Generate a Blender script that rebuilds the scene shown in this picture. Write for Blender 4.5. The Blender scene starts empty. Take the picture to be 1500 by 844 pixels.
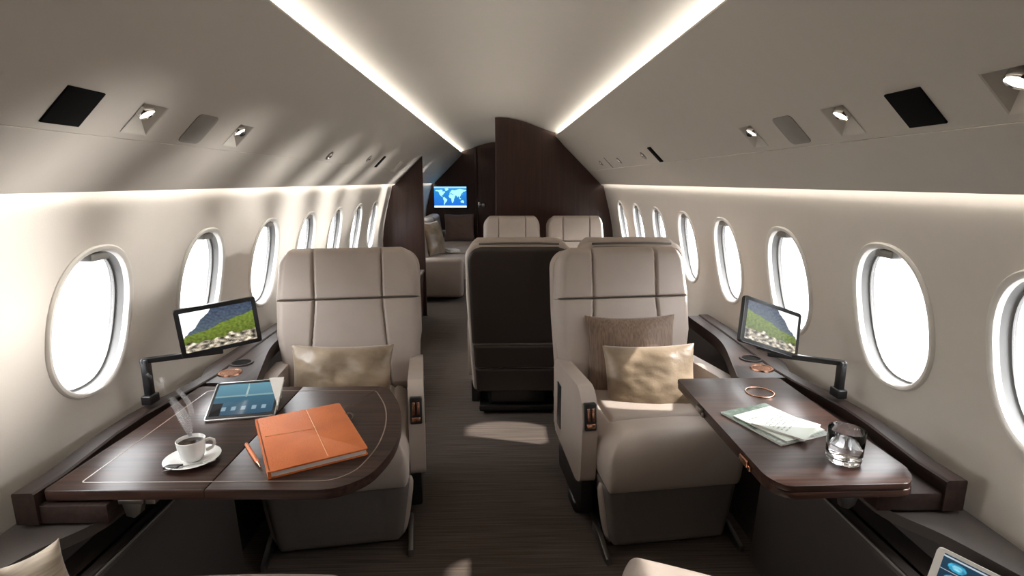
import bpy, bmesh, math, random
from mathutils import Matrix, Vector, noise
from math import sin, cos, pi, radians, sqrt
random.seed(4)
SC = bpy.context.scene
COL = SC.collection

# ------------------------------------------------------------------ materials
def s2l(c):
    return tuple((x/12.92 if x <= .04045 else ((x+.055)/1.055)**2.4) for x in c)

def mat(name, col, rough=.5, metal=0., col2=None, scale=(20, 20, 20), nscale=1., detail=4., bump=0., bscale=None,
        coat=0., sheen=0., spec=.5, contrast=(.35, .65)):
    m = bpy.data.materials.new(name); m.use_nodes = True
    nt = m.node_tree; b = nt.nodes['Principled BSDF']
    b.inputs['Base Color'].default_value = (*col, 1)
    b.inputs['Roughness'].default_value = rough
    b.inputs['Metallic'].default_value = metal
    b.inputs['Specular IOR Level'].default_value = spec
    b.inputs['Coat Weight'].default_value = coat
    b.inputs['Coat Roughness'].default_value = .12
    b.inputs['Sheen Weight'].default_value = sheen
    tc = nt.nodes.new('ShaderNodeTexCoord')
    mp = nt.nodes.new('ShaderNodeMapping'); mp.inputs['Scale'].default_value = scale
    nt.links.new(tc.outputs['Object'], mp.inputs['Vector'])
    nz = nt.nodes.new('ShaderNodeTexNoise'); nz.inputs['Scale'].default_value = nscale
    nz.inputs['Detail'].default_value = detail
    nt.links.new(mp.outputs['Vector'], nz.inputs['Vector'])
    c2 = col2 or tuple(x*.93 for x in col)
    rp = nt.nodes.new('ShaderNodeValToRGB')
    rp.color_ramp.elements[0].position = contrast[0]; rp.color_ramp.elements[1].position = contrast[1]
    rp.color_ramp.elements[0].color = (*c2, 1); rp.color_ramp.elements[1].color = (*col, 1)
    nt.links.new(nz.outputs['Fac'], rp.inputs['Fac'])
    nt.links.new(rp.outputs['Color'], b.inputs['Base Color'])
    if bump:
        n2 = nt.nodes.new('ShaderNodeTexNoise'); n2.inputs['Scale'].default_value = bscale or 1.
        n2.inputs['Detail'].default_value = 3
        nt.links.new((tc if bscale else mp).outputs['Object' if bscale else 'Vector'], n2.inputs['Vector'])
        bp = nt.nodes.new('ShaderNodeBump'); bp.inputs['Strength'].default_value = bump
        bp.inputs['Distance'].default_value = .004
        nt.links.new(n2.outputs['Fac'], bp.inputs['Height'])
        nt.links.new(bp.outputs['Normal'], b.inputs['Normal'])
    return m

def emis(name, col, strength):
    m = bpy.data.materials.new(name); m.use_nodes = True; nt = m.node_tree
    nt.nodes.clear()
    o = nt.nodes.new('ShaderNodeOutputMaterial'); e = nt.nodes.new('ShaderNodeEmission')
    e.inputs['Color'].default_value = (*col, 1); e.inputs['Strength'].default_value = strength
    nt.links.new(e.outputs[0], o.inputs[0]); return m

def pic_mat(name, strength=None, rough=.25):
    m = bpy.data.materials.new(name); m.use_nodes = True; nt = m.node_tree
    b = nt.nodes['Principled BSDF']; a = nt.nodes.new('ShaderNodeAttribute'); a.attribute_name = 'Col'
    b.inputs['Roughness'].default_value = rough
    if strength:
        b.inputs['Base Color'].default_value = (.01, .01, .01, 1); b.inputs['Specular IOR Level'].default_value = .15
        nt.links.new(a.outputs['Color'], b.inputs['Emission Color']); b.inputs['Emission Strength'].default_value = strength
    else:
        nt.links.new(a.outputs['Color'], b.inputs['Base Color'])
    return m

def glass_pane_mat():
    m = bpy.data.materials.new('window_glass'); m.use_nodes = True; nt = m.node_tree; nt.nodes.clear()
    o = nt.nodes.new('ShaderNodeOutputMaterial'); t = nt.nodes.new('ShaderNodeBsdfTransparent')
    g = nt.nodes.new('ShaderNodeBsdfGlossy'); g.inputs['Roughness'].default_value = .02
    x = nt.nodes.new('ShaderNodeMixShader'); x.inputs[0].default_value = .06
    nt.links.new(t.outputs[0], x.inputs[1]); nt.links.new(g.outputs[0], x.inputs[2]); nt.links.new(x.outputs[0], o.inputs[0])
    return m

def glass_mat(name, ior, col=(1, 1, 1)):
    m = bpy.data.materials.new(name); m.use_nodes = True; b = m.node_tree.nodes['Principled BSDF']
    b.inputs['Base Color'].default_value = (*col, 1); b.inputs['Roughness'].default_value = .0
    b.inputs['Transmission Weight'].default_value = 1; b.inputs['IOR'].default_value = ior
    return m

def steam_mat():
    m = bpy.data.materials.new('steam'); m.use_nodes = True; nt = m.node_tree; nt.nodes.clear()
    o = nt.nodes.new('ShaderNodeOutputMaterial'); t = nt.nodes.new('ShaderNodeBsdfTransparent')
    d = nt.nodes.new('ShaderNodeBsdfTranslucent'); d.inputs['Color'].default_value = (.9, .9, .9, 1)
    x = nt.nodes.new('ShaderNodeMixShader')
    tc = nt.nodes.new('ShaderNodeTexCoord'); nz = nt.nodes.new('ShaderNodeTexNoise'); nz.inputs['Scale'].default_value = 28; nz.inputs['Detail'].default_value = 0
    nt.links.new(tc.outputs['Object'], nz.inputs['Vector'])
    mr = nt.nodes.new('ShaderNodeMapRange'); mr.inputs[1].default_value = .4; mr.inputs[2].default_value = .75
    mr.inputs[3].default_value = 0.0; mr.inputs[4].default_value = .13
    nt.links.new(nz.outputs['Fac'], mr.inputs[0]); nt.links.new(mr.outputs[0], x.inputs[0])
    nt.links.new(t.outputs[0], x.inputs[1]); nt.links.new(d.outputs[0], x.inputs[2]); nt.links.new(x.outputs[0], o.inputs[0])
    return m

M = {}
M['wall'] = mat('wall_panel', (.70, .655, .60), col2=(0.6895, 0.6452, 0.591), rough= .55, bump=.08, bscale=260)
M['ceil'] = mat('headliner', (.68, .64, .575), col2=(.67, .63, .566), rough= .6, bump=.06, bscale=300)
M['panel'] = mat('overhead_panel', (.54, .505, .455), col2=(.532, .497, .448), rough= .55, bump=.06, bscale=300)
M['carpet'] = mat('carpet', (.125, .096, .079), .95, col2=(.066, .050, .041), scale=(3, 130, 1), nscale=1., detail=3, bump=.5, sheen=.1, spec=.1)
M['wood'] = mat('dark_wood_across', (.056, .027, .020), .34, col2=(.018, .0085, .006), scale=(3.2, 90, 90), nscale=1., detail=6, spec=.32)
M['woodY'] = mat('dark_wood_along', (.034, .017, .0125), .52, col2=(.014, .007, .005), scale=(70, 3.2, 70), nscale=1., detail=6, spec=.45)
M['bulk'] = mat('bulkhead_veneer', (.046, .017, .011), .38, col2=(.026, .010, .007), scale=(60, 60, 2.5), nscale=1., detail=5, spec=.4)
M['leather'] = mat('beige_leather', (.45, .382, .335), .5, col2=(.42, .352, .305), nscale=2, scale=(3, 3, 3), bump=.12, bscale=320)
M['trim_skirt_shadow'] = mat('grey_trim_skirt_shadow', (.155, .135, .122), .5, nscale=2, scale=(3, 3, 3), bump=.12, bscale=320)  # grey of small trims; on the leg rests it paints in shade
M['dark_leather'] = mat('dark_leather', (.046, .034, .028), .45, nscale=2, scale=(3, 3, 3), bump=.1, bscale=320)
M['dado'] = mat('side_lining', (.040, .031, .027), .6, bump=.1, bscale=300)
M['arm_leather'] = mat('taupe_leather', (.055, .044, .039), .5, bump=.12, bscale=320)
M['black'] = mat('black_plastic', (.012, .012, .013), .35)
M['matte_black'] = mat('black_mesh', (.006, .006, .006), .9, spec=.1)
M['dark_metal'] = mat('dark_metal', (.05, .048, .046), .4, metal=.8)
M['chrome'] = mat('chrome', (.75, .73, .70), .15, metal=1.)
M['steel'] = mat('steel', (.30, .285, .27), .35, metal=1.)
M['copper'] = mat('copper', (.62, .33, .22), .25, metal=1.)
M['cream'] = mat('cream_trim', (.80, .77, .72), .4)
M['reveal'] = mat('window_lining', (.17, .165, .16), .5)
M['plate'] = mat('grey_plate', (.27, .26, .24), .5)
M['gold'] = mat('gold_satin', (.35, .262, .175), .34, col2=(.20, .143, .09), scale=(9, 9, 14), nscale=1., sheen=.4, bump=.25, bscale=60)
M['brown'] = mat('brown_weave', (.215, .138, .092), .6, col2=(.125, .075, .048), scale=(160, 160, 14), nscale=1., sheen=.4, bump=.3)
M['beige_rib'] = mat('beige_rib', (.45, .37, .28), .7, col2=(.27, .215, .16), scale=(10, 10, 150), nscale=1., sheen=.3, bump=.4)
M['deep_brown'] = mat('deep_brown_cloth', (.13, .075, .055), .7, sheen=.3, bump=.2, bscale=200)
M['orange'] = mat('orange_leather', (.72, .20, .055), .5, col2=(.62, .155, .04), scale=(6, 6, 6), nscale=1.5, bump=.2, bscale=220)
M['paper'] = mat('paper', (.78, .76, .72), .7)
M['silver'] = mat('silver_case', (.62, .62, .62), .3, metal=.7)
M['whiteplastic'] = mat('white_case', (.72, .69, .64), .35)
M['porcelain'] = mat('porcelain', (.86, .85, .83), .15, coat=.5)
M['coffee'] = mat('coffee', (.02, .009, .004), .1)
M['glass'] = glass_mat('tumbler_glass', 1.47)
M['water'] = glass_mat('water', 1.33)
M['pane'] = glass_pane_mat()
M['led'] = emis('led_strip', (1., .94, .85), 20.)
M['led_low'] = emis('led_strip_low', (1., .95, .88), 9.)
M['lens'] = emis('lamp_lens', (1., .93, .82), 4.)
M['steam'] = steam_mat()
M['counter'] = mat('daylit_counter', (.52, .49, .46), .25)  # pale because window brightness is put into the colour
M['inlay'] = mat('pale_inlay', (.30, .23, .18), .3)
M['seam'] = mat('seam_shadow_gap', (.10, .09, .08), .8)
M['pic'] = pic_mat('printed_page', None, .35)
M['screen'] = pic_mat('lit_screen', 1.0)
M['screen_tab'] = pic_mat('tablet_screen', .55, .08)

# ------------------------------------------------------------------ mesh helpers
def fin(name, bm, m, parent=None, smooth=40, M4=None, kind=None, label=None):
    if M4 is not None: bmesh.ops.transform(bm, matrix=M4, verts=bm.verts)
    bmesh.ops.recalc_face_normals(bm, faces=bm.faces)
    me = bpy.data.meshes.new(name); bm.to_mesh(me); bm.free()
    me.materials.append(m)
    if smooth:
        for p in me.polygons: p.use_smooth = True
        me.set_sharp_from_angle(angle=radians(smooth))
    o = bpy.data.objects.new(name, me); COL.objects.link(o)
    if parent: o.parent = parent
    if kind: o['kind'] = kind
    if label: o['label'] = label
    return o

def tag(o, label, cat, group=None):
    o['label'] = label; o['category'] = cat
    if group: o['group'] = group
    return o

def thing(name, label, cat, loc=(0, 0, 0), rz=0., group=None):
    o = bpy.data.objects.new(name, None); COL.objects.link(o); o.empty_display_size = .05
    o.location = loc; o.rotation_euler = (0, 0, rz)
    return tag(o, label, cat, group)

def struct(o):
    o['kind'] = 'structure'; return o

def box(bm, x0, x1, y0, y1, z0, z1, r=0., seg=3):
    g = bmesh.ops.create_cube(bm, size=1., matrix=Matrix.Translation(((x0+x1)/2, (y0+y1)/2, (z0+z1)/2)) @ Matrix.Diagonal((abs(x1-x0), abs(y1-y0), abs(z1-z0), 1)))
    if r > 0:
        es = list({e for v in g['verts'] for e in v.link_edges})
        bmesh.ops.bevel(bm, geom=es, offset=r, segments=seg, profile=.5, affect='EDGES')
    return bm

def nb(): return bmesh.new()

def prism(bm, poly, d0, d1, axis='y', r=0., seg=2):
    """extrude 2-D poly. axis y: poly=(x,z); axis x: poly=(y,z); axis z: poly=(x,y)"""
    def pt(a, b, d):
        return {'y': (a, d, b), 'x': (d, a, b), 'z': (a, b, d)}[axis]
    A = [bm.verts.new(pt(a, b, d0)) for a, b in poly]; B = [bm.verts.new(pt(a, b, d1)) for a, b in poly]
    n = len(poly); fs = [bm.faces.new(A), bm.faces.new(B[::-1])]
    for i in range(n): fs.append(bm.faces.new([A[i], B[i], B[(i+1) % n], A[(i+1) % n]]))
    if r > 0:
        es = list({e for f in fs[:2] for e in f.edges})
        bmesh.ops.bevel(bm, geom=es, offset=r, segments=seg, profile=.5, affect='EDGES')
    return bm

def rpoly(pts, rad, n=5):
    """round the corners of a 2-D polygon"""
    out = []; k = len(pts)
    for i in range(k):
        p = Vector(pts[i]); a = Vector(pts[i-1]); b = Vector(pts[(i+1) % k])
        r = rad[i] if isinstance(rad, (list, tuple)) else rad
        if r <= 0: out.append(tuple(p)); continue
        da = (a-p); db = (b-p); r = min(r, da.length*.48, db.length*.48)
        s = p+da.normalized()*r; e = p+db.normalized()*r
        for j in range(n+1):
            t = j/n; q = s*(1-t)**2+p*2*t*(1-t)+e*t*t; out.append(tuple(q))
    return out

def tube(bm, pts, r, n=10, caps=True):
    pts = [Vector(p) for p in pts]; rings = []; rr = r if isinstance(r, (list, tuple)) else [r]*len(pts)
    up = Vector((0, 0, 1)); prev = None
    for i, p in enumerate(pts):
        t = (pts[min(i+1, len(pts)-1)]-pts[max(i-1, 0)]).normalized()
        if prev is None:
            a = t.cross(up if abs(t.z) < .9 else Vector((1, 0, 0))).normalized()
        else:
            a = (prev-t*prev.dot(t)).normalized()
        prev = a; b = t.cross(a)
        rings.append([bm.verts.new(p+(a*cos(2*pi*k/n)+b*sin(2*pi*k/n))*rr[i]) for k in range(n)])
    for i in range(len(rings)-1):
        for k in range(n):
            bm.faces.new([rings[i][k], rings[i][(k+1) % n], rings[i+1][(k+1) % n], rings[i+1][k]])
    if caps: bm.faces.new(rings[0][::-1]); bm.faces.new(rings[-1])
    return bm

def lathe(bm, prof, n=40, center=(0, 0, 0), sx=1., sy=1.):
    rings = []
    for r, z in prof:
        if r < 1e-6: rings.append([bm.verts.new((center[0], center[1], center[2]+z))])
        else: rings.append([bm.verts.new((center[0]+r*sx*cos(2*pi*k/n), center[1]+r*sy*sin(2*pi*k/n), center[2]+z)) for k in range(n)])
    for a, b in zip(rings, rings[1:]):
        for k in range(n):
            k2 = (k+1) % n
            if len(a) == 1 and len(b) == 1: continue
            if len(a) == 1: bm.faces.new([a[0], b[k], b[k2]])
            elif len(b) == 1: bm.faces.new([a[k], a[k2], b[0]])
            else: bm.faces.new([a[k], a[k2], b[k2], b[k]])
    return bm

def ring(bm, R, r, M4=None, n=40, m=10, sx=1., sy=1.):
    rows = []
    for i in range(n):
        a = 2*pi*i/n; row = []
        for j in range(m):
            b = 2*pi*j/m; v = Vector(((R*sx+r*cos(b))*cos(a), (R*sy+r*cos(b))*sin(a), r*sin(b)))
            row.append(bm.verts.new(M4 @ v if M4 else v))
        rows.append(row)
    for i in range(n):
        for j in range(m):
            bm.faces.new([rows[i][j], rows[(i+1) % n][j], rows[(i+1) % n][(j+1) % m], rows[i][(j+1) % m]])
    return bm

def slab(W, H, D, B=.02, e=.04, cr=.05, crb=.02, hwf=None, seam=None, dome=0., nu=56, nv=56, wob=0., et=None, eb=None):
    """padded panel: x across, z up, front towards -y by D, back by B; rounded corners cr (top) crb (bottom)"""
    bm = nb()
    def hw(z):
        w = hwf(z/H) if hwf else W
        for r, d in ((cr, H-z), (crb, z)):
            if r > 0 and d < r: w = w-r+sqrt(max(0, r*r-(r-d)**2))
        return w
    def grid(f):
        G = []
        for j in range(nv+1):
            v = .5-.5*cos(pi*j/nv); v = .5*v+.5*j/nv; z = v*H; h = hw(z); row = []
            for i in range(nu+1):
                u = sin(pi*(i/nu-.5)); u = .5*u+.5*(2*i/nu-1); x = u*h
                ed = min((h-abs(x))/e, z/(eb or e), (H-z)/(et or e))*e
                row.append((x, z, u, v, ed))
            G.append(row)
        return G
    G = grid(None); F = []; K = []
    for j, row in enumerate(G):
        fr = []; bk = []
        for i, (x, z, u, v, ed) in enumerate(row):
            t = min(1., max(0., ed/e)); q = sqrt(max(0., 1-(1-t)**2))
            d = D*q+dome*q*(1-u*u)*(1-(2*v-1)**2*.4)
            if seam: d -= seam(u, v, x, z)*q
            if wob: d += wob*noise.noise(Vector((x*7, z*7, 1.7)))*q
            edge = i in (0, nu) or j in (0, nv)
            a = bm.verts.new((x, -d if not edge else 0, z)); fr.append(a)
            bk.append(a if edge else bm.verts.new((x, B*min(1., sqrt(max(0, 1-(1-min(1, ed/.02))**2))), z)))
        F.append(fr); K.append(bk)
    for j in range(nv):
        for i in range(nu):
            bm.faces.new([F[j][i], F[j][i+1], F[j+1][i+1], F[j+1][i]])
            q = [K[j][i], K[j+1][i], K[j+1][i+1], K[j][i+1]]
            bm.faces.new(q)
    return bm

def gv(d, w=.008): return math.exp(-(d/w)**2)

def pillow(w, h, t, seed=0, wr=.006, n=40, pinch=.07):
    """soft cushion in the xz plane, front to -y"""
    bm = nb(); F = []; K = []
    for j in range(n+1):
        fr = []; bk = []; v = 2*j/n-1; v = .6*v+.4*sin(v*pi/2)
        for i in range(n+1):
            u = 2*i/n-1; u = .6*u+.4*sin(u*pi/2)
            x = u*w/2*(1-pinch*(1-v*v)); z = v*h/2*(1-pinch*(1-u*u))
            b = max(0, (1-abs(u)**2.4))**.55*max(0, (1-abs(v)**2.4))**.55
            nz = noise.noise(Vector((x*9+seed, z*9, seed*3.1)))+.5*noise.noise(Vector((x*13+seed, z*34+x*9, 4+seed)))+.12*noise.noise(Vector((x*30+seed, z*60, 8+seed)))
            edge = i in (0, n) or j in (0, n)
            a = bm.verts.new((x, -(t/2*b+wr*nz*b), z)); fr.append(a)
            bk.append(a if edge else bm.verts.new((x, t/2*b+wr*.6*nz*b, z)))
        F.append(fr); K.append(bk)
    for j in range(n):
        for i in range(n):
            bm.faces.new([F[j][i], F[j][i+1], F[j+1][i+1], F[j+1][i]])
            bm.faces.new([K[j][i], K[j+1][i], K[j+1][i+1], K[j][i+1]])
    return bm

def picture(name, w, h, fn, nx, ny, m, parent, M4, thick=.0006):
    """flat lit or printed picture in the local xz plane (facing -y), u right, v up; colours from fn(u,v) sRGB"""
    bm = nb(); V = [[bm.verts.new(((i/nx-.5)*w, 0, (j/ny-.5)*h)) for i in range(nx+1)] for j in range(ny+1)]
    cols = [(*s2l(fn(i/nx, j/ny)), 1) for j in range(ny+1) for i in range(nx+1)]
    for j in range(ny):
        for i in range(nx): bm.faces.new([V[j][i], V[j][i+1], V[j+1][i+1], V[j+1][i]])
    bmesh.ops.transform(bm, matrix=M4, verts=bm.verts)
    me = bpy.data.meshes.new(name); bm.to_mesh(me); bm.free(); me.materials.append(m)
    at = me.color_attributes.new('Col', 'FLOAT_COLOR', 'POINT')
    for k, c in enumerate(cols): at.data[k].color = c
    o = bpy.data.objects.new(name, me); COL.objects.link(o); o.parent = parent
    return o

def copy_tree(o, parent=None):
    c = o.copy(); COL.objects.link(c)
    if parent: c.parent = parent
    for ch in list(o.children): copy_tree(ch, c)
    return c

T = Matrix.Translation
def R(a, ax): return Matrix.Rotation(a, 4, ax)

# ------------------------------------------------------------------ cabin section
WP = [(0, 1.0), (.3, 1.11), (.55, 1.195), (.68, 1.212), (.8, 1.212), (.9, 1.202), (1.0, 1.183), (1.1, 1.160), (1.2, 1.134), (1.3, 1.106), (1.365, 1.088), (1.42, 1.08)]
def wx(z):
    if z <= 0: return 1.0
    for (a, b), (c, d) in zip(WP, WP[1:]):
        if z <= c:
            return b+(d-b)*(z-a)/(c-a)
    return WP[-1][1]
def wxs(z): return (wx(z-.05)+2*wx(z)+wx(z+.05))/4 if z > .05 else wx(z)
CE = [(0, 2.032), (.1, 2.026), (.2, 2.006), (.3, 1.977), (.4, 1.940), (.5, 1.904), (.58, 1.882), (.66, 1.868), (.71, 1.852)]
def cz(x):
    x = abs(x)
    for (a, b), (c, d) in zip(CE, CE[1:]):
        if x <= c: return b+(d-b)*(x-a)/(c-a)
    return CE[-1][1]
Y0, Y1 = -.9, 9.1
PX, PZ, SL = .575, 1.845, .9958                      # overhead panel lip and slope
PT = Vector((1, 0, -SL)).normalized()
def pan(side, Y, s, c=0.):
    """point on the overhead panel: s down the slope from the lip, c off the surface into the cabin"""
    p = Vector((PX, Y, PZ))+PT*s+Vector((-SL, 0, -1)).normalized()*c
    p.x *= side; return p
def panM(side, Y, s):
    """local x -> +Y, local y -> down the slope, local z -> into the cabin"""
    t = Vector((PT.x*side, 0, PT.z)); n = Vector((-SL*side, 0, -1)).normalized()
    return Matrix.Translation(pan(side, Y, s)) @ Matrix(((0, t.x, n.x, 0), (1, 0, 0, 0), (0, t.z, n.z, 0), (0, 0, 0, 1)))

# floor
bm = nb(); box(bm, -1.02, 1.02, Y0, Y1, -.03, 0); struct(fin('floor', bm, M['carpet'], smooth=0))

# walls with window openings
PITCH, WY0, WZ, WA, WB = .582, -.206, 1.0, .155, .213
def wc(i): return WY0+PITCH*i
HOLES = [2, 3, 4, 5, 6, 7, 8, 9, 11, 12, 13]
def sup(a, A, B, n=2.35):
    c, s = cos(a), sin(a)
    return (A*abs(c)**(2/n)*(1 if c >= 0 else -1), B*abs(s)**(2/n)*(1 if s >= 0 else -1))
def supray(dy, dz, A, B, n=2.35):
    k = (abs(dy/A)**n+abs(dz/B)**n)**(-1/n); return dy*k, dz*k
ZL, ZH = .75, 1.29
HOFF = {(1, 2): .09}
def wall(side):
    bm = nb()
    for i in range(-1, 17):
        c = wc(i); rect = []
        n = 14
        L, Rr = -PITCH/2, PITCH/2; lo, hi = ZL-WZ, ZH-WZ
        for k in range(n): rect.append((L+PITCH*k/n, lo))
        for k in range(n): rect.append((Rr, lo+(hi-lo)*k/n))
        for k in range(n): rect.append((Rr-PITCH*k/n, hi))
        for k in range(n): rect.append((L, hi-(hi-lo)*k/n))
        NR = 7; rings = []
        for q in range(NR+1):
            t = q/NR; row = []
            for (a, b) in rect:
                if i in HOLES:
                    ho = HOFF.get((side, i), 0); ea, eb = supray(a-ho, b, WA, WB); ea += ho
                else: ea, eb = a*.03, b*.03
                y = ea+(a-ea)*t; z = WZ+eb+(b-eb)*t
                row.append(bm.verts.new((side*wxs(z), c+y, z)))
            rings.append(row)
        m = len(rect)
        for q in range(NR):
            for k in range(m):
                bm.faces.new([rings[q][k], rings[q][(k+1) % m], rings[q+1][(k+1) % m], rings[q+1][k]])
        if i not in HOLES: bm.faces.new(rings[0])
    for zs in ([0, .1, .2, .3, .4, .5, .55, .6, .65, .7, .75], [1.29, 1.33, 1.37, 1.42]):
        rows = [[bm.verts.new((side*wxs(z), y, z)) for y in (Y0, Y1)] for z in zs]
        for a, b in zip(rows, rows[1:]): bm.faces.new([a[0], a[1], b[1], b[0]])
    bmesh.ops.remove_doubles(bm, verts=bm.verts, dist=1e-5)
    struct(fin('wall_left' if side < 0 else 'wall_right', bm, M['wall'], smooth=50))
wall(-1); wall(1)
for side, nm in ((-1, 'left'), (1, 'right')):      # added dark lining at the wall foot: darkens gaps by the seats, cuts bounce
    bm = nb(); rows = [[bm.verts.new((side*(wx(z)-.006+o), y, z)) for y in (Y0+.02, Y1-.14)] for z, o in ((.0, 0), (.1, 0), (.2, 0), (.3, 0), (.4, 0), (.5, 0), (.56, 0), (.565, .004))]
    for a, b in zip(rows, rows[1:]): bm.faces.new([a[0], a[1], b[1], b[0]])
    struct(fin('shade_lining_'+nm, bm, M['dado'], smooth=40))

# ceiling (arched headliner that runs on behind the overhead panels down to the walls)
bm = nb()
prof = [(1.08, 1.42), (1.06, 1.47), (.90, 1.66), (.76, 1.80)]+CE[::-1]
prof = prof+[(-x, z) for x, z in prof[::-1][1:]]
rows = [[bm.verts.new((x, y, z)) for x, z in prof] for y in (Y0, Y1)]
for k in range(len(prof)-1): bm.faces.new([rows[0][k], rows[0][k+1], rows[1][k+1], rows[1][k]])
struct(fin('ceiling', bm, M['ceil'], smooth=50))
# end walls (the unseen one behind the viewer is set close and dark to cut bounce)
def section(x0, x1, inset=.004, n=40):
    """cabin outline between two x, as (x,z) polygon, counter-clockwise from the floor"""
    up = []
    def top(x):
        a = abs(x)
        if a <= PX: return cz(x)-inset if a < PX-.02 else PZ-inset
        return PZ-SL*(a-PX)-inset
    return top
def outline(xa, xb, inset=.006, side_inset=.012):
    pts = []
    def side(s):
        o = [(s*(wxs(z)-inset-side_inset), z) for z in (0.002, .15, .3, .42, .55, .68, .8, .9, 1.0, 1.1, 1.2, 1.3, 1.36)]
        o.append((s*(1.045), 1.372-inset)); return o
    arc = []
    N = 44
    for k in range(N+1):
        x = 1.045-2.09*k/N
        a = abs(x); z = (PZ-SL*(a-PX)) if a > PX else cz(x)
        arc.append((x, z-inset))
    full = side(1)+arc+side(-1)[::-1]
    from_ = [(x, z) for x, z in full if xa <= x <= xb]
    return from_, full
def clip_poly(poly, x, keep_right):
    out = []
    n = len(poly)
    for i in range(n):
        a, b = poly[i], poly[(i+1) % n]
        ia = (a[0] >= x) == keep_right; ib = (b[0] >= x) == keep_right
        if ia: out.append(a)
        if ia != ib:
            t = (x-a[0])/(b[0]-a[0]); out.append((x, a[1]+(b[1]-a[1])*t))
    return out
_, FULL = outline(-2, 2)
_, BIGO = outline(-2, 2, -.03, -.03)
bm = nb(); prism(bm, BIGO, Y0-.03, Y0+.01, 'y'); struct(fin('wall_back', bm, M['bulk'], smooth=0))
bm = nb(); prism(bm, BIGO, 9.0, 9.1, 'y'); far_wall = struct(fin('wall_front', bm, M['bulk'], smooth=0))
YB = 5.546
RB = clip_poly(FULL, -.03, True)
bm = nb(); prism(bm, RB, YB, YB+.04, 'y', r=.003); bulk = struct(fin('wall_right_bulkhead', bm, M['bulk'], smooth=30))
LB = clip_poly(FULL, -.765, False)
bm = nb(); prism(bm, LB, YB, YB+.04, 'y', r=.003); struct(fin('wall_left_bulkhead', bm, M['bulk'], smooth=30))
# far doorway: jamb, leaf panel lines and knobs
dr = bpy.data.objects.new('door_1', None); COL.objects.link(dr); struct(dr); dr.location = (-.05, 8.99, 0)
bm = nb(); box(bm, -.29, .33, -.03, .0, .0, 1.93, .006); fin('door_leaf', bm, M['bulk'], dr, smooth=30)
bm = nb(); box(bm, -.33, -.295, -.045, .0, 0, 1.95, .004); fin('door_jamb', bm, M['bulk'], dr, smooth=30)
bm = nb(); lathe(bm, [(0, .05), (.03, .045), (.038, .03), (.02, .02), (.012, 0)], 20)
fin('door_knob', bm, M['steel'], dr, M4=T((-.20, -.03, 1.02)) @ R(pi/2, 'X'))
bm = nb(); box(bm, -.285, -.255, -.05, -.03, .98, 1.07, .004); fin('door_latch', bm, M['chrome'], dr)

# overhead panels: flat sheets with square openings for the lamp recesses
REC = {-1: [(1.355, 1.445), (1.84, 1.93), (.89, .98)], 1: [(.875, .965), (1.345, 1.435), (1.83, 1.92)]}
RS = (.372, .462)
SEAM, SEND = .484, .6705
for side, nm in ((-1, 'left'), (1, 'right')):
    bm = nb()
    ys = sorted({Y0, Y1, *[v for p in REC[side] for v in p]}); ss = [0, RS[0], RS[1], SEAM]
    for a, b in zip(ys, ys[1:]):
        for c, d in zip(ss, ss[1:]):
            if (a, b) in REC[side] and (c, d) == RS: continue
            bm.faces.new([bm.verts.new(pan(side, y, s)) for y, s in ((a, c), (b, c), (b, d), (a, d))])
    bmesh.ops.remove_doubles(bm, verts=bm.verts, dist=1e-5)
    # rolled lip towards the cove
    lip = [pan(side, 0, 0), pan(side, 0, -.004, -.004), pan(side, 0, -.002, -.012), pan(side, 0, .03, -.02)]
    rows = [[bm.verts.new((p.x, y, p.z)) for p in lip] for y in (Y0, Y1)]
    for k in range(3): bm.faces.new([rows[0][k], rows[0][k+1], rows[1][k+1], rows[1][k]])
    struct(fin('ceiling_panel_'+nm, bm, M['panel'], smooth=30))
    bm = nb()
    pr = [pan(side, 0, SEAM+.003, -.005), pan(side, 0, SEAM+.003, -.0005), pan(side, 0, SEND-.006, -.0005), pan(side, 0, SEND, -.003), pan(side, 0, SEND, -.012), pan(side, 0, SEND-.03, -.016)]
    rows = [[bm.verts.new((p.x, y, p.z)) for p in pr] for y in (Y0, Y1)]
    for k in range(len(pr)-1): bm.faces.new([rows[0][k], rows[0][k+1], rows[1][k+1], rows[1][k]])
    struct(fin('trim_valance_'+nm, bm, M['panel'], smooth=25))
    bm = nb()
    q = [pan(side, 0, SEAM-.02, -.0035), pan(side, 0, SEAM+.02, -.0035)]
    rows = [[bm.verts.new((p.x, y, p.z)) for p in q] for y in (Y0, Y1)]
    bm.faces.new([rows[0][0], rows[0][1], rows[1][1], rows[1][0]])
    struct(fin('trim_seam_'+nm, bm, M['seam'], smooth=0))
    # cove lights
    yend = 8.98 if side < 0 else YB-.01
    bm = nb(); box(bm, side*.652, side*.664, Y0+.05, yend, 1.81, 1.845)
    tag(fin('cove_light', bm, M['led'], smooth=0), 'long bright cove light line along the %s edge of the arched ceiling' % nm, 'strip light', )
    bm = nb(); box(bm, side*1.062, side*1.074, Y0+.05, YB-.01, 1.398, 1.404)
    tag(fin('wall_wash_light', bm, M['led_low'], smooth=0), 'thin bright light strip above the windows on the %s wall' % nm, 'strip light')
bm = nb(); box(bm, -1.074, -1.062, YB+.06, 8.98, 1.398, 1.404)
tag(fin('wall_wash_light', bm, M['led_low'], smooth=0), 'short light strip on the left wall beyond the left dark partition', 'strip light')

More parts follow.
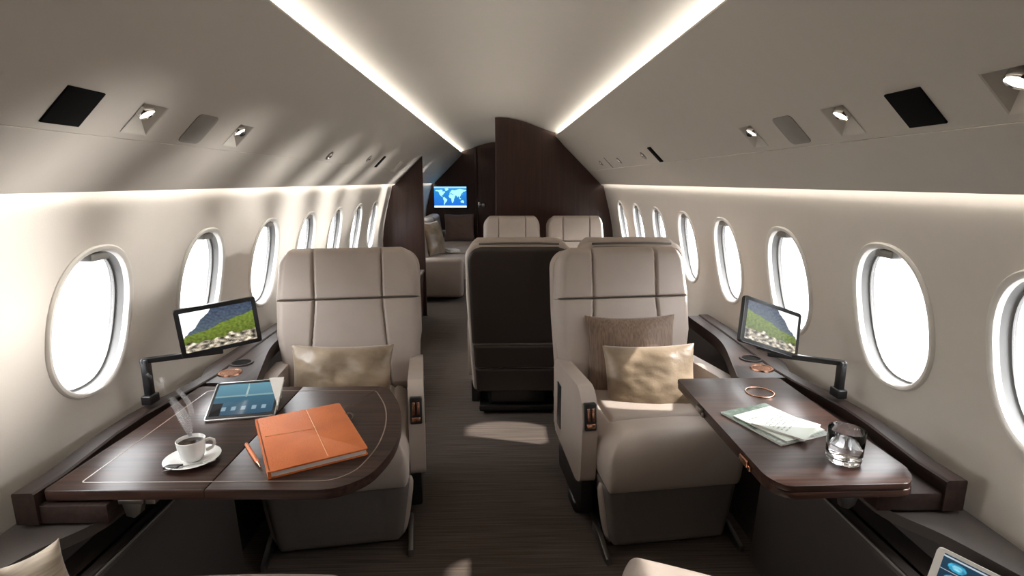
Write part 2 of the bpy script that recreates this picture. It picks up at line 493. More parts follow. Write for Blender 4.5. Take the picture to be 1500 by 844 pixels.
# windows
def window_unit(n, side, i):
    e = bpy.data.objects.new('window_%d' % n, None); COL.objects.link(e); struct(e)
    c = wc(i)+HOFF.get((side, i), 0); e.location = (side*wx(WZ), c, WZ)
    Mi = T((-side*wx(WZ), -c, -WZ)); N = 56
    def P3(A, B, k, off):
        a = 2*pi*k/N; y, z = sup(a, A, B)
        return Vector((side*(wxs(WZ+z)+off), c+y, WZ+z))
    def loft(rr, closed=False):
        bm = nb(); rows = [[bm.verts.new(P3(A, B, k, o)) for k in range(N)] for A, B, o in rr]
        for a, b in zip(rows, rows[1:]):
            for k in range(N): bm.faces.new([a[k], a[(k+1) % N], b[(k+1) % N], b[k]])
        return bm, rows
    g = .0
    bm, _ = loft([(WA+.011, WB+.011, .004), (WA+.011, WB+.011, -.004), (WA+.007, WB+.007, -.009), (WA, WB, -.009), (WA-.006, WB-.006, -.004), (WA-.007, WB-.007, .012)])
    fin('window_frame', bm, M['cream'], e, 40, Mi)
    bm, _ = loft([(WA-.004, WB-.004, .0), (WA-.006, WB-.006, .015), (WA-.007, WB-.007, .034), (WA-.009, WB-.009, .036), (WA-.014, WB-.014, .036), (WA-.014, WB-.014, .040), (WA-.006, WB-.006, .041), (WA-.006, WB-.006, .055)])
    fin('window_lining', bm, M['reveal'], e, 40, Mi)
    bm, rows = loft([(WA-.009, WB-.009, .042), (WA-.009, WB-.009, .047)])
    bm.faces.new(rows[0]); bm.faces.new(rows[1][::-1])
    fin('window_pane', bm, M['pane'], e, 0, Mi)
    z = WZ+WB-.02
    bm = nb(); box(bm, -.018, .018, -.036, .036, -.013, .008, .005)
    fin('blind_handle', bm, M['plate'], e, 40, T((0, 0, WB-.020)) @ T((side*(wx(z)-wx(WZ)+.014), 0, 0)))
    return e
n = 0
for side in (-1, 1):
    for i in HOLES:
        n += 1; window_unit(n, side, i)
        la = bpy.data.lights.new('window_portal', 'AREA'); la.shape = 'RECTANGLE'; la.size = .44; la.size_y = .32
        lo = bpy.data.objects.new('window_portal', la); COL.objects.link(lo)
        lo.location = (side*(wx(WZ)+.13), wc(i)+HOFF.get((side, i), 0), WZ); lo.rotation_euler = (0, radians(90)*side, 0)
        la.cycles.is_portal = True

# ------------------------------------------------------------------ overhead fittings
def fitting_light(side, y0, y1, label, kind=0):
    s0, s1 = RS; cy, cs = (y0+y1)/2, (s0+s1)/2; a, b = (y1-y0)/2, (s1-s0)/2
    t = thing('reading_light', label, 'reading light', pan(side, cy, cs), 0, 'reading lights overhead')
    W = Matrix.Translation(-Vector(pan(side, cy, cs))) @ panM(side, cy, cs)
    bm = nb(); d = .034
    o = [(-a, -b, 0), (a, -b, 0), (a, b, 0), (-a, b, 0)]; i_ = [(-a*.5, -b*.8, -d), (a*.5, -b*.8, -d), (a*.5, b*.1, -d), (-a*.5, b*.1, -d)]
    l = [(-a-.003, -b-.003, .0015), (a+.003, -b-.003, .0015), (a+.003, b+.003, .0015), (-a-.003, b+.003, .0015)]
    L, O, I = [[bm.verts.new(p) for p in q] for q in (l, o, i_)]
    for A, B in ((L, O), (O, I)):
        for k in range(4): bm.faces.new([A[k], A[(k+1) % 4], B[(k+1) % 4], B[k]])
    bm.faces.new(I)
    fin('recess', bm, M['panel'], t, 0, W)
    bm = nb(); lathe(bm, [(0, -.014), (.014, -.012), (.022, -.004), (.022, .013), (.019, .017), (.017, .011)], 24)
    h = fin('lamp_head', bm, M['chrome'], t, 40, W @ T((-.0, -b*.35, -.018)) @ R(radians(-12), 'X'))
    bm = nb(); lathe(bm, [(0, .0145), (.0178, .0135), (.0178, .010)], 24)
    fin('lens', bm, M['lens'], h, 40, W @ T((-.0, -b*.35, -.018)) @ R(radians(-12), 'X'))
    if kind:
        bm = nb(); lathe(bm, [(0, .0), (.010, .0), (.013, .008), (.012, .018), (.005, .022), (.0, .014)], 20)
        fin('air_nozzle', bm, M['dark_metal'], t, 40, W @ T((a*.55, -b*.2, -.02)))
    return t
fitting_light(-1, 1.355, 1.445, 'square recessed reading light beside the black square panel, upper left', 0)
fitting_light(-1, 1.84, 1.93, 'recessed light with air nozzle just past the grey plate, upper left', 1)
fitting_light(-1, .89, .98, 'recessed light cut by the left edge of the photo', 0)
fitting_light(1, .875, .965, 'large bright recessed reading light at the right edge of the photo', 0)
fitting_light(1, 1.345, 1.435, 'recessed light between black square and grey plate, upper right', 0)
fitting_light(1, 1.83, 1.92, 'recessed light with air nozzle just past the grey plate, upper right', 1)
for side, (y0, y1), nm in ((-1, (1.122, 1.22), 'left'), (1, (1.097, 1.20), 'right')):
    bm = nb(); box(bm, -.05, .05, -.048, .048, -.002, .004, .0015)
    o = fin('speaker_grille', bm, M['matte_black'], None, 30); o.matrix_world = panM(side, (y0+y1)/2, .417)
    tag(o, 'black square speaker panel on the %s overhead panel' % nm, 'speaker panel', 'black square panels overhead')
for side, yc, nm in ((-1, 1.643, 'left'), (1, 1.632, 'right')):
    bm = nb(); prism(bm, rpoly([(-.053, -.053), (.053, -.053), (.053, .053), (-.053, .053)], .018), -.002, .0025, 'z', r=.001)
    o = fin('cover_plate', bm, M['plate'], None, 30); o.matrix_world = panM(side, yc, .418)
    tag(o, 'grey rounded square cover plate on the %s overhead panel' % nm, 'cover plate', 'grey cover plates overhead')
def small(side, Y, s, kind, label):
    if kind == 'spot':
        t = thing('small_spotlight', label, 'spotlight', pan(side, Y, s), 0, 'small overhead spotlights')
        W = Matrix.Translation(-Vector(pan(side, Y, s))) @ panM(side, Y, s)
        bm = nb(); lathe(bm, [(.028, -.001), (.028, .004), (.022, .006), (.018, .002), (.0, .001)], 24); fin('bezel', bm, M['steel'], t, 40, W)
        bm = nb(); lathe(bm, [(.0, .012), (.011, .010), (.015, .003)], 20); fin('lens', bm, M['chrome'], t, 40, W)
    else:
        bm = nb(); w, h, m = {'slot': (.028, .055, 'matte_black'), 'vent': (.07, .06, 'cream'), 'line': (.008, .055, 'plate')}[kind]
        box(bm, -w, w, -h, h, -.002, .006, .002)
        o = fin({'slot': 'air_slot', 'vent': 'vent_cover', 'line': 'trim_strip'}[kind], bm, M[m], None, 30); o.matrix_world = panM(side, Y, s)
        tag(o, label, 'vent')
small(-1, 2.92, .44, 'spot', 'tiny spotlight in the sunlit patch on the left overhead panel')
small(-1, 3.72, .415, 'spot', 'small spotlight beside the black slot on the left overhead panel')
small(-1, 4.10, .425, 'slot', 'narrow black slot vent far along the left overhead panel')
small(-1, 4.87, .445, 'vent', 'pale rectangular vent near the dark partition, left overhead panel')
small(1, 3.04, .42, 'slot', 'narrow black slot vent on the right overhead panel')
small(1, 3.28, .415, 'spot', 'small spotlight next to the black slot on the right overhead panel')
small(1, 3.95, .419, 'spot', 'bright small spotlight halfway to the bulkhead on the right panel')
small(1, 4.33, .42, 'line', 'thin dark strip between two spotlights on the right overhead panel')
small(1, 4.62, .414, 'spot', 'last small spotlight before the bulkhead on the right panel')

# ------------------------------------------------------------------ seats
def make_seat(name, label, group):
    root = thing(name, label, 'seat', (0, 0, 0), 0, group)
    L = M['leather']
    # pedestal and floor fittings
    bm = nb(); box(bm, -.20, .20, -.26, .24, .05, .24, .03); fin('pedestal', bm, M['black'], root)
    bm = nb(); box(bm, -.26, .26, -.28, .26, .018, .06, .012); fin('base_plate', bm, M['dark_metal'], root)
    for sx in (-1, 1):
        bm = nb()
        prism(bm, [(-.43, .0), (-.40, .0), (-.24, .02), (-.24, .06), (-.32, .055), (-.425, .022)], sx*.265-.010, sx*.265+.010, 'x', r=.004)
        fin('foot', bm, M['steel'], root)
        bm = nb(); box(bm, sx*.295-.018, sx*.295+.018, -.10, .02, .0, .05, .012); fin('floor_latch', bm, M['dark_metal'], root)
    # leg rest (front skirt)
    def hwl(v): return .228+.045*v**.7
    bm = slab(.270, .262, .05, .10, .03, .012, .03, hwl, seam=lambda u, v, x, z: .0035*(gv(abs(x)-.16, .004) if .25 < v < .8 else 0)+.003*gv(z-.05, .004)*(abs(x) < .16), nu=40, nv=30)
    fin('leg_rest', bm, M['trim_skirt_shadow'], root, 60, T((0, -.315, .010)))  # darker than the seat: front shade is put into this grey
    for sx in (-1, 1):
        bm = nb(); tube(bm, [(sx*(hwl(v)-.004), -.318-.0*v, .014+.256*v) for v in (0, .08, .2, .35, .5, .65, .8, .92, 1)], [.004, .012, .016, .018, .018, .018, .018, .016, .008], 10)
        fin('lit_edge_strip', bm, M['leather'], root, 70)  # pale strips added to stand for the lit sides of the skirt
    # seat cushion
    def sc(u, v, x, z):
        return .012*gv(z-.20, .008)*(abs(x) < .20)+.012*gv(abs(x)-.20, .008)*(z > .20)
    bm = slab(.270, .60, .125, .075, .095, .03, .03, None, sc, .012, 90, 90)
    fin('seat_cushion', bm, L, root, 70, T((0, -.40, .335)) @ R(radians(2.0), 'X') @ R(-pi/2, 'X'))
    # backrest: lower pad and headrest
    tilt = R(radians(-13), 'X'); org = T((0, .215, .43))
    def hb(v): return .285+.045*min(1., v*1.6)
    def sb(u, v, x, z):
        k = .255+.0*v; lx = .150+.035*(1-v)
        return .018*gv(abs(x)-lx, .0055)+.018*gv(z-.19, .006)*(abs(x) < lx)
    bm = slab(.33, .435, .075, .03, .045, .0, .03, hb, sb, .012, 150, 100, et=.010)
    fin('backrest', bm, L, root, 70, org @ tilt)
    def hh(v): return .330-.022*v
    def sh(u, v, x, z): return .018*gv(abs(x)-.152, .0055)
    bm = slab(.33, .245, .080, .03, .045, .085, .0, hh, sh, .010, 150, 50, eb=.010)
    fin('headrest', bm, L, root, 70, org @ tilt @ T((0, 0, .432)))
    # shell behind, with dark panels
    bm = slab(.325, .915, .03, .055, .03, .09, .03, lambda v: .30+.028*min(1, v*1.5), None, 0, 40, 50)
    fin('back_shell', bm, L, root, 60, T((0, .235, .18)) @ R(radians(-11), 'X') @ T((0, .012, 0)))
    sm = T((0, .235, .18)) @ R(radians(-11), 'X') @ T((0, .058, 0))
    for (z0, z1, w0, w1, cr, nm) in ((.32, .905, .298, .314, .085, 'back_panel'), (.165, .316, .282, .291, .004, 'lower_back_panel'), (.0, .161, .272, .281, .004, 'lower_back_panel')):
        bm = slab(w1, z1-z0, .0, .018, .02, cr, .004, (lambda a, b: lambda v: a+(b-a)*v)(w0, w1), None, 0, 30, 30)
        fin(nm, bm, M['dark_leather'], root, 50, sm @ T((0, .004, z0)))
    bm = nb(); tube(bm, [(-.24, 0, 0), (-.10, .004, .006), (.10, .004, .006), (.24, 0, 0)], .006, 8)
    fin('top_trim', bm, M['trim_skirt_shadow'], root, 60, sm @ T((0, -.02, .913)))
    # armrests
    prof = rpoly([(.24, .24), (.26, .585), (-.20, .612), (-.262, .52), (-.245, .235), (-.18, .205)], [.03, .04, .07, .10, .03, .03], 7)
    for sx in (-1, 1):
        bm = nb(); prism(bm, prof, sx*.30-.031, sx*.30+.031, 'x', r=.014, seg=4)
        a = fin('armrest', bm, L, root, 50)
        W = T((sx*.30, -.2555, .515)) @ R(radians(-8), 'X')
        bm = nb(); box(bm, -.024, .024, -.007, .02, -.056, .052, .006); c = fin('control_panel', bm, M['black'], a, 40, W)
        bm = nb(); box(bm, -.015, -.003, -.012, .0, -.018, .034, .003); box(bm, .003, .015, -.012, .0, -.018, .034, .003); box(bm, -.017, .017, -.012, .0, -.045, -.026, .004)
        fin('control_lever', bm, M['copper'], c, 40, W)
        bm = nb(); box(bm, sx*.30+sx*.025, sx*.30+sx*.034, .10, .17, .29, .50, .004); fin('side_slot', bm, M['black'], a, 40)
        bm = nb(); prism(bm, [(-.2, .21), (.22, .21), (.2, .06), (-.19, .06)], sx*.285-.028, sx*.285+.028, 'x', r=.01); fin('arm_support', bm, M['black'], root, 40)
    return root
BIG = 'wide beige leather seats'
s1 = make_seat('cabin_seat', 'beige leather seat on the left, behind the table with the orange notebook', BIG)
s1.location = (-.662, 2.20, 0); s1.rotation_euler.z = radians(8)
def seat(x, y, rz, label, sx=1., group=BIG):
    c = copy_tree(s1); c.location = (x, y, 0); c.rotation_euler = (0, 0, rz); c.scale = (sx, 1, 1); c['label'] = label; c['group'] = group
    return c
s2 = seat(.618, 2.20, radians(6.5), 'beige leather seat on the right holding a brown and a gold pillow')
seat(.110, 3.33, pi, 'seat seen from behind in mid cabin, dark brown back beside the aisle', .90, 'rear seats')
seat(.722, 3.33, pi, 'seat seen from behind, mostly hidden behind the right front seat', .90, 'rear seats')
seat(.122, 4.60, 0, 'far seat facing the viewer before the dark bulkhead, the one nearer the aisle', .80, 'rear seats')
seat(.705, 4.60, 0, 'far seat facing the viewer before the dark bulkhead, the one nearer the right windows', .80, 'rear seats')
n2 = seat(.385, .805, pi-radians(25), 'near seat cushion corner peeking in at the bottom edge, right of the aisle', .9, 'near seats')
n1 = seat(-.62, .815, pi, 'near seat cushion edge at the bottom left corner, facing the left table', .9, 'near seats')
for s in (n1, n2):                                   # their armrests are lowered level with the cushion
    for ch in s.children:
        if ch.name.startswith('armrest'): ch.location.z = -.26
        if any(k in ch.name for k in ('backrest', 'headrest', 'back_shell', 'back_panel', 'top_trim')):   # reclined flat
            ch.matrix_basis = T((0, .235, .40)) @ R(radians(-64), 'X') @ T((0, -.235, -.40))

# pillows
def pil(name, label, w, h, t, m, loc, rx, rz, seed, wr, ry=0., pinch=.07):
    bm = pillow(w, h, t, seed, wr, 40, pinch); o = fin(name, bm, M[m], None, 80); o.location = loc; o.rotation_euler = (rx, ry, rz)
    return tag(o, label, 'pillow')
pil('throw_pillow', 'crumpled gold satin pillow on the left seat behind the table', .44, .30, .13, 'gold', (-.675, 2.20, .565), radians(-16), 0, 1, .017)
pil('throw_pillow', 'brown woven pillow leaning against the back of the right seat', .42, .40, .12, 'brown', (.605, 2.33, .605), radians(-17), radians(2), 2, .008)
pil('throw_pillow', 'gold satin pillow in front of the brown pillow on the right seat', .40, .33, .13, 'gold', (.655, 2.185, .545), radians(-20), radians(-3), 3, .013, radians(-2))
pil('throw_pillow', 'small ribbed beige pillow poking up at the bottom left corner', .105, .165, .085, 'beige_rib', (-.957, 1.0, .571), radians(-4), radians(48), 5, .005, radians(-8), .16)

# ------------------------------------------------------------------ side ledges, consoles, tables
def ledge(side, nm):
    s = side
    t = thing('side_ledge', 'long dark wooden ledge with raised rail under the windows, %s wall' % nm, 'ledge', (s*1.05, 1.17, .6), 0, 'wooden side ledges')
    I = T((-s*1.05, -1.17, -.6))
    far = 2.84
    bm = nb()
    prism(bm, [(s*.935, 1.172), (s*1.135, 1.172), (s*1.175, 1.35), (s*1.175, 1.92), (s*.90, 1.92)], .598, .645, 'z', r=.003); fin('ledge_body', bm, M['woodY'], t, 30, I)
    bm = nb()
    prism(bm, rpoly([(s*.895, 1.885), (s*1.10, 1.885), (s*1.165, 2.05), (s*1.165, far), (s*1.035, far), (s*1.035, 2.36)], [.02, .02, .05, 0, 0, .15]), .62, .676, 'z', r=.004); fin('ledge_top', bm, M['woodY'], t, 30, I)
    # raised scalloped rail
    ctr = [(1.120, 1.166), (1.117, 1.26), (1.128, 1.36), (1.140, 1.48), (1.142, 1.60), (1.128, 1.72), (1.105, 1.84), (1.095, 1.96), (1.105, 2.15), (1.118, 2.5), (1.125, far)]
    hwid = [.026, .026, .027, .027, .027, .027, .025, .024, .024, .026, .026]
    bm = nb(); rows = []
    for (x, y), h in zip(ctr, hwid):
        rows.append([bm.verts.new((s*(x+a*h), y, z)) for a, z in ((-1, .640), (-1, .678), (-.8, .682), (.9, .682), (1, .678), (1, .60), (-1, .60))])
    for a, b in zip(rows, rows[1:]):
        for k in range(7): bm.faces.new([a[k], a[(k+1) % 7], b[(k+1) % 7], b[k]])
    bm.faces.new(rows[0]); bm.faces.new(rows[-1][::-1])
    fin('raised_rail', bm, M['woodY'], t, 30, I)
    for y, mm, lab in ((1.985, 'copper', 'polished copper disc'), (2.10, 'woodY', None)):
        bm = nb()
        if mm == 'copper': lathe(bm, [(0, .003), (.030, .002), (.034, .006), (.042, .006), (.044, 0)], 36, (s*1.035, y, .6755))
        else:
            lathe(bm, [(.036, .0), (.037, .006), (.044, .006), (.046, 0)], 36, (s*1.045, y, .6755))
        fin('cup_holder', bm, M[mm], t, 40, I, None, lab)
    bm = nb(); lathe(bm, [(0, .0015), (.037, .0015)], 30, (s*1.045, 2.10, .6755)); fin('cup_holder_well', bm, M['matte_black'], t, 40, I)
    bm = nb(); lathe(bm, [(0, .003), (.030, .002)], 30, (s*1.035, 1.985, .6785))
    fin('cup_holder_disc', bm, M['copper'], t, 40, I)
    return t
ledge(-1, 'left'); ledge(1, 'right')
def console(side, nm):
    s = side
    t = thing('side_console', 'low dark console panel below the ledge and table, %s side' % nm, 'console', (s*1.0, 1.0, 0), 0, 'low side consoles')
    I = T((-s*1.0, -1.0, 0))
    bm = nb(); prism(bm, [(s*.93, .02), (s*.95, .475), (s*.962, .488), (s*1.0, .488), (s*.985, .02)], .05, 1.745, 'y', r=.004); fin('lower_panel', bm, M['dado'], t, 30, I)
    bm = nb(); tube(bm, [(s*.951, .06, .489), (s*.951, 1.745, .489)], .003, 8); fin('piping', bm, M['trim_skirt_shadow'], t, 60, I)
    bm = nb(); box(bm, s*.99, s*1.14, .05, 1.90, .47, .488); fin('shelf', bm, M['dado'], t, 0, I)
    bm = nb(); prism(bm, [(s*1.065, .488), (s*1.085, .560), (s*1.14, .575), (s*1.14, .488)], .05, 1.90, 'y'); fin('recess_back', bm, M['dado'], t, 0, I)
    bm = nb()
    prism(bm, rpoly([(s*.955, 1.50), (s*.968, 1.19), (s*1.035, 1.10), (s*1.10, .93), (s*1.10, .05), (s*1.172, .05), (s*1.172, 1.50)], [.0, .06, .06, .05, 0, 0, 0]), .562, .590, 'z', r=.006)
    fin('armrest_top', bm, M['arm_leather'], t, 40, I)
    return t
console(-1, 'left'); console(1, 'right')

# left table (opened out)
TZ = .680
tl = thing('folding_table', 'large open dark wood table on the left with cup, tablet and orange notebook', 'table', (-.70, 1.5, .65), 0, 'pull-out wooden tables')
I = T((.70, -1.5, -.65))
outer = [(-1.085, 1.18), (-.395, 1.168), (-.325, 1.225), (-.290, 1.35), (-.292, 1.50), (-.325, 1.66), (-.40, 1.825), (-1.07, 1.84)]
po = rpoly(outer, [.01, .05, .06, .08, .08, .08, .03, .01], 5)
a = clip_poly(po, -.7035, True); b = clip_poly(po, -.7045, False)
bm = nb(); prism(bm, a, TZ-.026, TZ, 'z', r=.004); fin('table_leaf', bm, M['wood'], tl, 30, I)
bm = nb(); prism(bm, b, TZ-.026, TZ, 'z', r=.004); fin('table_leaf', bm, M['wood'], tl, 30, I)
inn = [(-1.02, 1.215), (-.415, 1.207), (-.365, 1.25), (-.338, 1.36), (-.338, 1.49), (-.366, 1.64), (-.432, 1.785), (-1.02, 1.797)]
pi_ = rpoly(inn, [.01, .03, .05, .07, .07, .07, .02, .01], 5)
bm = nb()
for k in range(len(pi_)):
    p, q = Vector(pi_[k]), Vector(pi_[(k+1) % len(pi_)]); 
    if (q-p).length < 1e-5: continue
    nrm = Vector((-(q-p).y, (q-p).x)).normalized()*.0017
    bm.faces.new([bm.verts.new((v.x, v.y, TZ+.0004)) for v in (p-nrm, q-nrm, q+nrm, p+nrm)])
fin('inlay_line', bm, M['inlay'], tl, 0, I)
def hinge(parent, x, y, I, sgn):
    bm = nb()
    box(bm, x-.030, x+.030, y-.004, y+.03, .640, .6535, .003)
    prism(bm, [(x-.026*1, .645), (x+.026, .645), (x+.016, .612), (x+.0, .600), (x-.018, .606)], y+.0, y+.02, 'y', r=.003)
    fin('hinge_bracket', bm, M['steel'], parent, 30, I)
    bm = nb(); box(bm, x+sgn*.045-.012, x+sgn*.045+.012, y-.002, y+.02, .638, .6535, .003); fin('latch', bm, M['steel'], parent, 30, I)
hinge(tl, -.885, 1.185, I, 1)
bm = nb(); box(bm, -1.08, -.86, 1.22, 1.80, .6455, .6535, .002); fin('slide_rail', bm, M['dark_metal'], tl, 30, I)
# right table (folded in two)
tr = thing('folding_table', 'narrow folded dark wood table on the right with magazines and a glass of water', 'table', (.85, 1.5, .65), 0, 'pull-out wooden tables')
I = T((-.85, -1.5, -.65))
ro = rpoly([(.662, 1.875), (.662, 1.20), (.690, 1.155), (1.0, 1.160), (1.045, 1.215), (1.045, 1.875)], [.01, .03, .02, .02, .04, .01], 4)
bm = nb(); prism(bm, ro, .664, TZ, 'z', r=.003); fin('table_leaf', bm, M['wood'], tr, 30, I)
bm = nb(); prism(bm, [(x+.002, y) for x, y in ro], .6455, .6625, 'z', r=.003); fin('table_leaf', bm, M['wood'], tr, 30, I)
for y in (1.31, 1.64):
    bm = nb(); box(bm, .654, .668, y-.022, y+.022, .652, .672, .003); box(bm, .655, .664, y-.038, y-.026, .650, .664, .002)
    fin('hinge', bm, M['copper' if y < 1.5 else 'steel'], tr, 30, I)
bm = nb(); ring(bm, .046, .0025, T((.905, 1.735, TZ+.001)), sx=1.0, sy=1.0); fin('inlay_ring', bm, M['copper'], tr, 60, I)
hinge(tr, .868, 1.18, T((-.85, -1.5, -.652)), -1)
bm = nb(); box(bm, .80, .925, 1.2, 1.86, .6375, .645, .002); fin('slide_rail', bm, M['dark_metal'], tr, 30, T((-.85, -1.5, -.65)))

# ------------------------------------------------------------------ things on the left table
# cup and saucer
CX_, CY_ = -.805, 1.312
sa = tag(fin('saucer', lathe(nb(), [(0, .004), (.026, .004), (.030, .0055), (.052, .011), (.066, .0155), (.0675, .0165), (.066, .0172), (.050, .0135), (.032, .008), (.028, .0065), (.0, .0065)], 56), M['porcelain'], None, 50),
        'white porcelain saucer under the coffee cup on the left table', 'saucer')
bm = nb()
sa.location = (CX_, CY_, TZ-.0035)
cup = thing('coffee_cup', 'small white espresso cup of black coffee with steam, on the saucer', 'cup', (CX_-.002, CY_+.004, TZ+.003), radians(20))
bm = lathe(nb(), [(0, .001), (.021, .001), (.022, .004), (.027, .008), (.0305, .018), (.0325, .034), (.034, .053), (.0347, .0565), (.0335, .0575), (.0320, .0545), (.0300, .030), (.024, .013), (.0, .010)], 48)
fin('cup_body', bm, M['porcelain'], cup, 60)
bm = nb(); tube(bm, [(.032, 0, .048), (.044, 0, .0515), (.053, 0, .046), (.054, 0, .036), (.047, 0, .026), (.034, 0, .021)], [.0045, .004, .0038, .0038, .004, .0045], 10); fin('handle', bm, M['porcelain'], cup, 80)
bm = lathe(nb(), [(0, .0475), (.0314, .0475)], 40); fin('coffee', bm, M['coffee'], cup, 0)
bm = nb(); box(bm, -.021, .021, -.011, .011, 0, .006, .0025)
o = fin('wrapped_sweet', bm, M['dark_metal'], None, 40); o.location = (CX_-.022, CY_-.048, TZ+.009); o.rotation_euler = (radians(-9), radians(-6), radians(-8))
tag(o, 'small dark wrapped sweet on the near rim of the white saucer', 'sweet')
bm = nb(); tube(bm, [(-.05, -.004, 0), (-.01, 0, .001), (.028, .003, .001), (.04, .004, .0)], [.0016, .0017, .002, .002], 8)
lathe(bm, [(0, -.0016), (.008, -.0014), (.0115, .0012), (.0112, .0018), (.007, .0002), (0, .0)], 20, (.052, .0045, 0), 1.35, .85)
o = fin('teaspoon', bm, M['silver'], None, 60); o.location = (CX_+.010, CY_-.050, TZ+.0125); o.rotation_euler = (radians(-6), 0, radians(24))
tag(o, 'silver teaspoon lying on the saucer beside the cup', 'spoon')
# steam
bm = nb()
for k in range(4):
    ph = k*1.7; pts = []; rr = []
    for i in range(26):
        t = i/25
        pts.append((CX_-.005-.02*k*t-.05*t*t+.016*sin(5*t+ph)*t, CY_+.01+.02*sin(3.7*t+ph*.7)*t+.03*t, TZ+.066+.155*t))
        rr.append((.003+.011*t)*(1-t*.85)+.0012)
    tube(bm, pts, rr, 10)
st = tag(fin('steam', bm, M['steam'], None, 80), 'faint wisps of steam rising from the coffee cup', 'steam'); st['kind'] = 'stuff'

# tablet on the table, propped on its folded cover
def tab_pic(u, v):  # screen icons, with teal-blue reflections painted into the picture
    b = (.20+.13*v, .33+.2*v, .42+.18*v)
    if v > .62: b = tuple(x+.10 for x in b)
    if abs(u-.5-.02*(1-v)) < .012 and v > .55: b = (.72, .82, .80)
    if abs(v-.60) < .02: b = (.55, .68, .70)
    if abs(v-.2) < .06:
        for c in (.2, .36, .52, .68, .84):
            if abs(u-c) < .035: b = (.60, .70, .76)
    if u < .16 and v < .4: b = (.03, .035, .04)
    return b
A, B = Vector((-.900, 1.540, TZ+.006)), Vector((-.700, 1.578, TZ+.006))
ex = (B-A).normalized(); nn = Vector((-ex.y, ex.x, 0)); tl_ = radians(21); ey = nn*cos(tl_)+Vector((0, 0, 1))*sin(tl_); ez = ex.cross(ey)
TW, TH = .204, .172
tb = thing('tablet_computer', 'silver tablet with painted teal reflections on its screen, propped up on the left table', 'tablet', (A+B)/2)
W = Matrix((( ex.x, -ez.x, ey.x, 0), (ex.y, -ez.y, ey.y, 0), (ex.z, -ez.z, ey.z, 0), (0, 0, 0, 1)))   # x right, -y facing up, z up the slope
bm = nb(); prism(bm, rpoly([(-TW/2, 0), (TW/2, 0), (TW/2, TH), (-TW/2, TH)], .012), 0., .007, 'y', r=.002); fin('case', bm, M['silver'], tb, 40, W)
bm = nb(); box(bm, -TW/2+.004, TW/2-.004, -.0008, .0002, .004, TH-.004); fin('bezel', bm, M['black'], tb, 0, W)
picture('screen', TW-.022, TH-.03, tab_pic, 70, 60, M['screen_tab'], tb, W @ T((0, -.0013, TH/2)))
bm = nb(); a0 = (TW/2-.045, .009, TH*.98); prism(bm, [(TW/2-.05, TH), (TW/2+.002, TH+.001), (TW/2+.002, .03), (TW/2-.006, .05)], .0075, .0105, 'y'); 
fin('folded_cover', bm, M['whiteplastic'], tb, 0, W)
bm = nb(); prism(bm, [(TW/2-.044, TH+.002), (TW/2+.003, TH+.002), (TW/2+.003, .035)], -.0045, -.0018, 'y'); fin('cover_flap', bm, M['whiteplastic'], tb, 0, W)
zt = (W @ Vector((0, 0, TH))).z
bm = nb(); box(bm, -TW/2+.01, TW/2-.01, .009, .013, TH*.93-.066, TH*.93); 
fin('cover_stand', bm, M['whiteplastic'], tb, 0, W @ T((0, .011, TH*.93)) @ R(radians(72), 'X') @ T((0, -.011, -TH*.93)))

# orange notebook
nbk = thing('notebook', 'orange leather notebook with stitched cover and pen loop on the left table', 'notebook', (-.541, 1.427, TZ), math.atan2(.117, .217))
w, h = .243, .345
bm = nb(); prism(bm, rpoly([(-w/2, -h/2), (w/2, -h/2), (w/2, h/2), (-w/2, h/2)], .008), .016, .020, 'z', r=.0015, seg=3); fin('cover', bm, M['orange'], nbk, 40)
bm = nb(); prism(bm, rpoly([(-w/2, -h/2), (w/2, -h/2), (w/2, h/2), (-w/2, h/2)], .008), .0003, .003, 'z', r=.001); fin('cover', bm, M['orange'], nbk, 40)
bm = nb(); box(bm, -w/2+.002, w/2-.005, -h/2+.005, h/2-.005, .003, .016); fin('pages', bm, M['paper'], nbk, 0)
bm = nb(); prism(bm, rpoly([(-.0, .0003), (.008, .0003), (.008, .02), (-.0, .02)], [.0, .002, .002, 0]), -h/2, h/2, 'y'); fin('spine', bm, M['orange'], nbk, 40, T((-w/2-.004, 0, 0)))
bm = nb()
for (p, q) in (((.02, -h/2+.008), (.02, h/2-.008)), ((-w/2+.01, .035), (.02, .02)),):
    tube(bm, [(p[0], p[1], .0203), (q[0], q[1], .0203)], .0012, 6)
fin('stitching', bm, mat('pale_stitch', (.85, .42, .22), .6), nbk, 40)
bm = nb(); ring(bm, .012, .0022, T((w/2+.006, .075, .010)) @ R(pi/2, 'X'), 24, 8); fin('pen_loop', bm, M['trim_skirt_shadow'], nbk, 60)
# orange pen
d = Vector((.104, -.140, 0)).normalized(); p0 = Vector((-.704, 1.394, TZ+.0052))
pen = thing('ballpoint_pen', 'slim orange pen lying left of the orange notebook', 'pen', p0)
bm = nb(); tube(bm, [d*0, d*.004, d*.10, d*.128], [.0035, .0052, .0052, .0046], 14); fin('barrel', bm, M['orange'], pen, 50)
bm = nb(); tube(bm, [d*.128, d*.152, d*.158], [.0044, .0018, .0006], 14); fin('tip', bm, M['copper'], pen, 50)
bm = nb(); tube(bm, [d*.006+Vector((0, 0, .006)), d*.05+Vector((0, 0, .0062))], .0013, 8); fin('clip', bm, M['copper'], pen, 50)

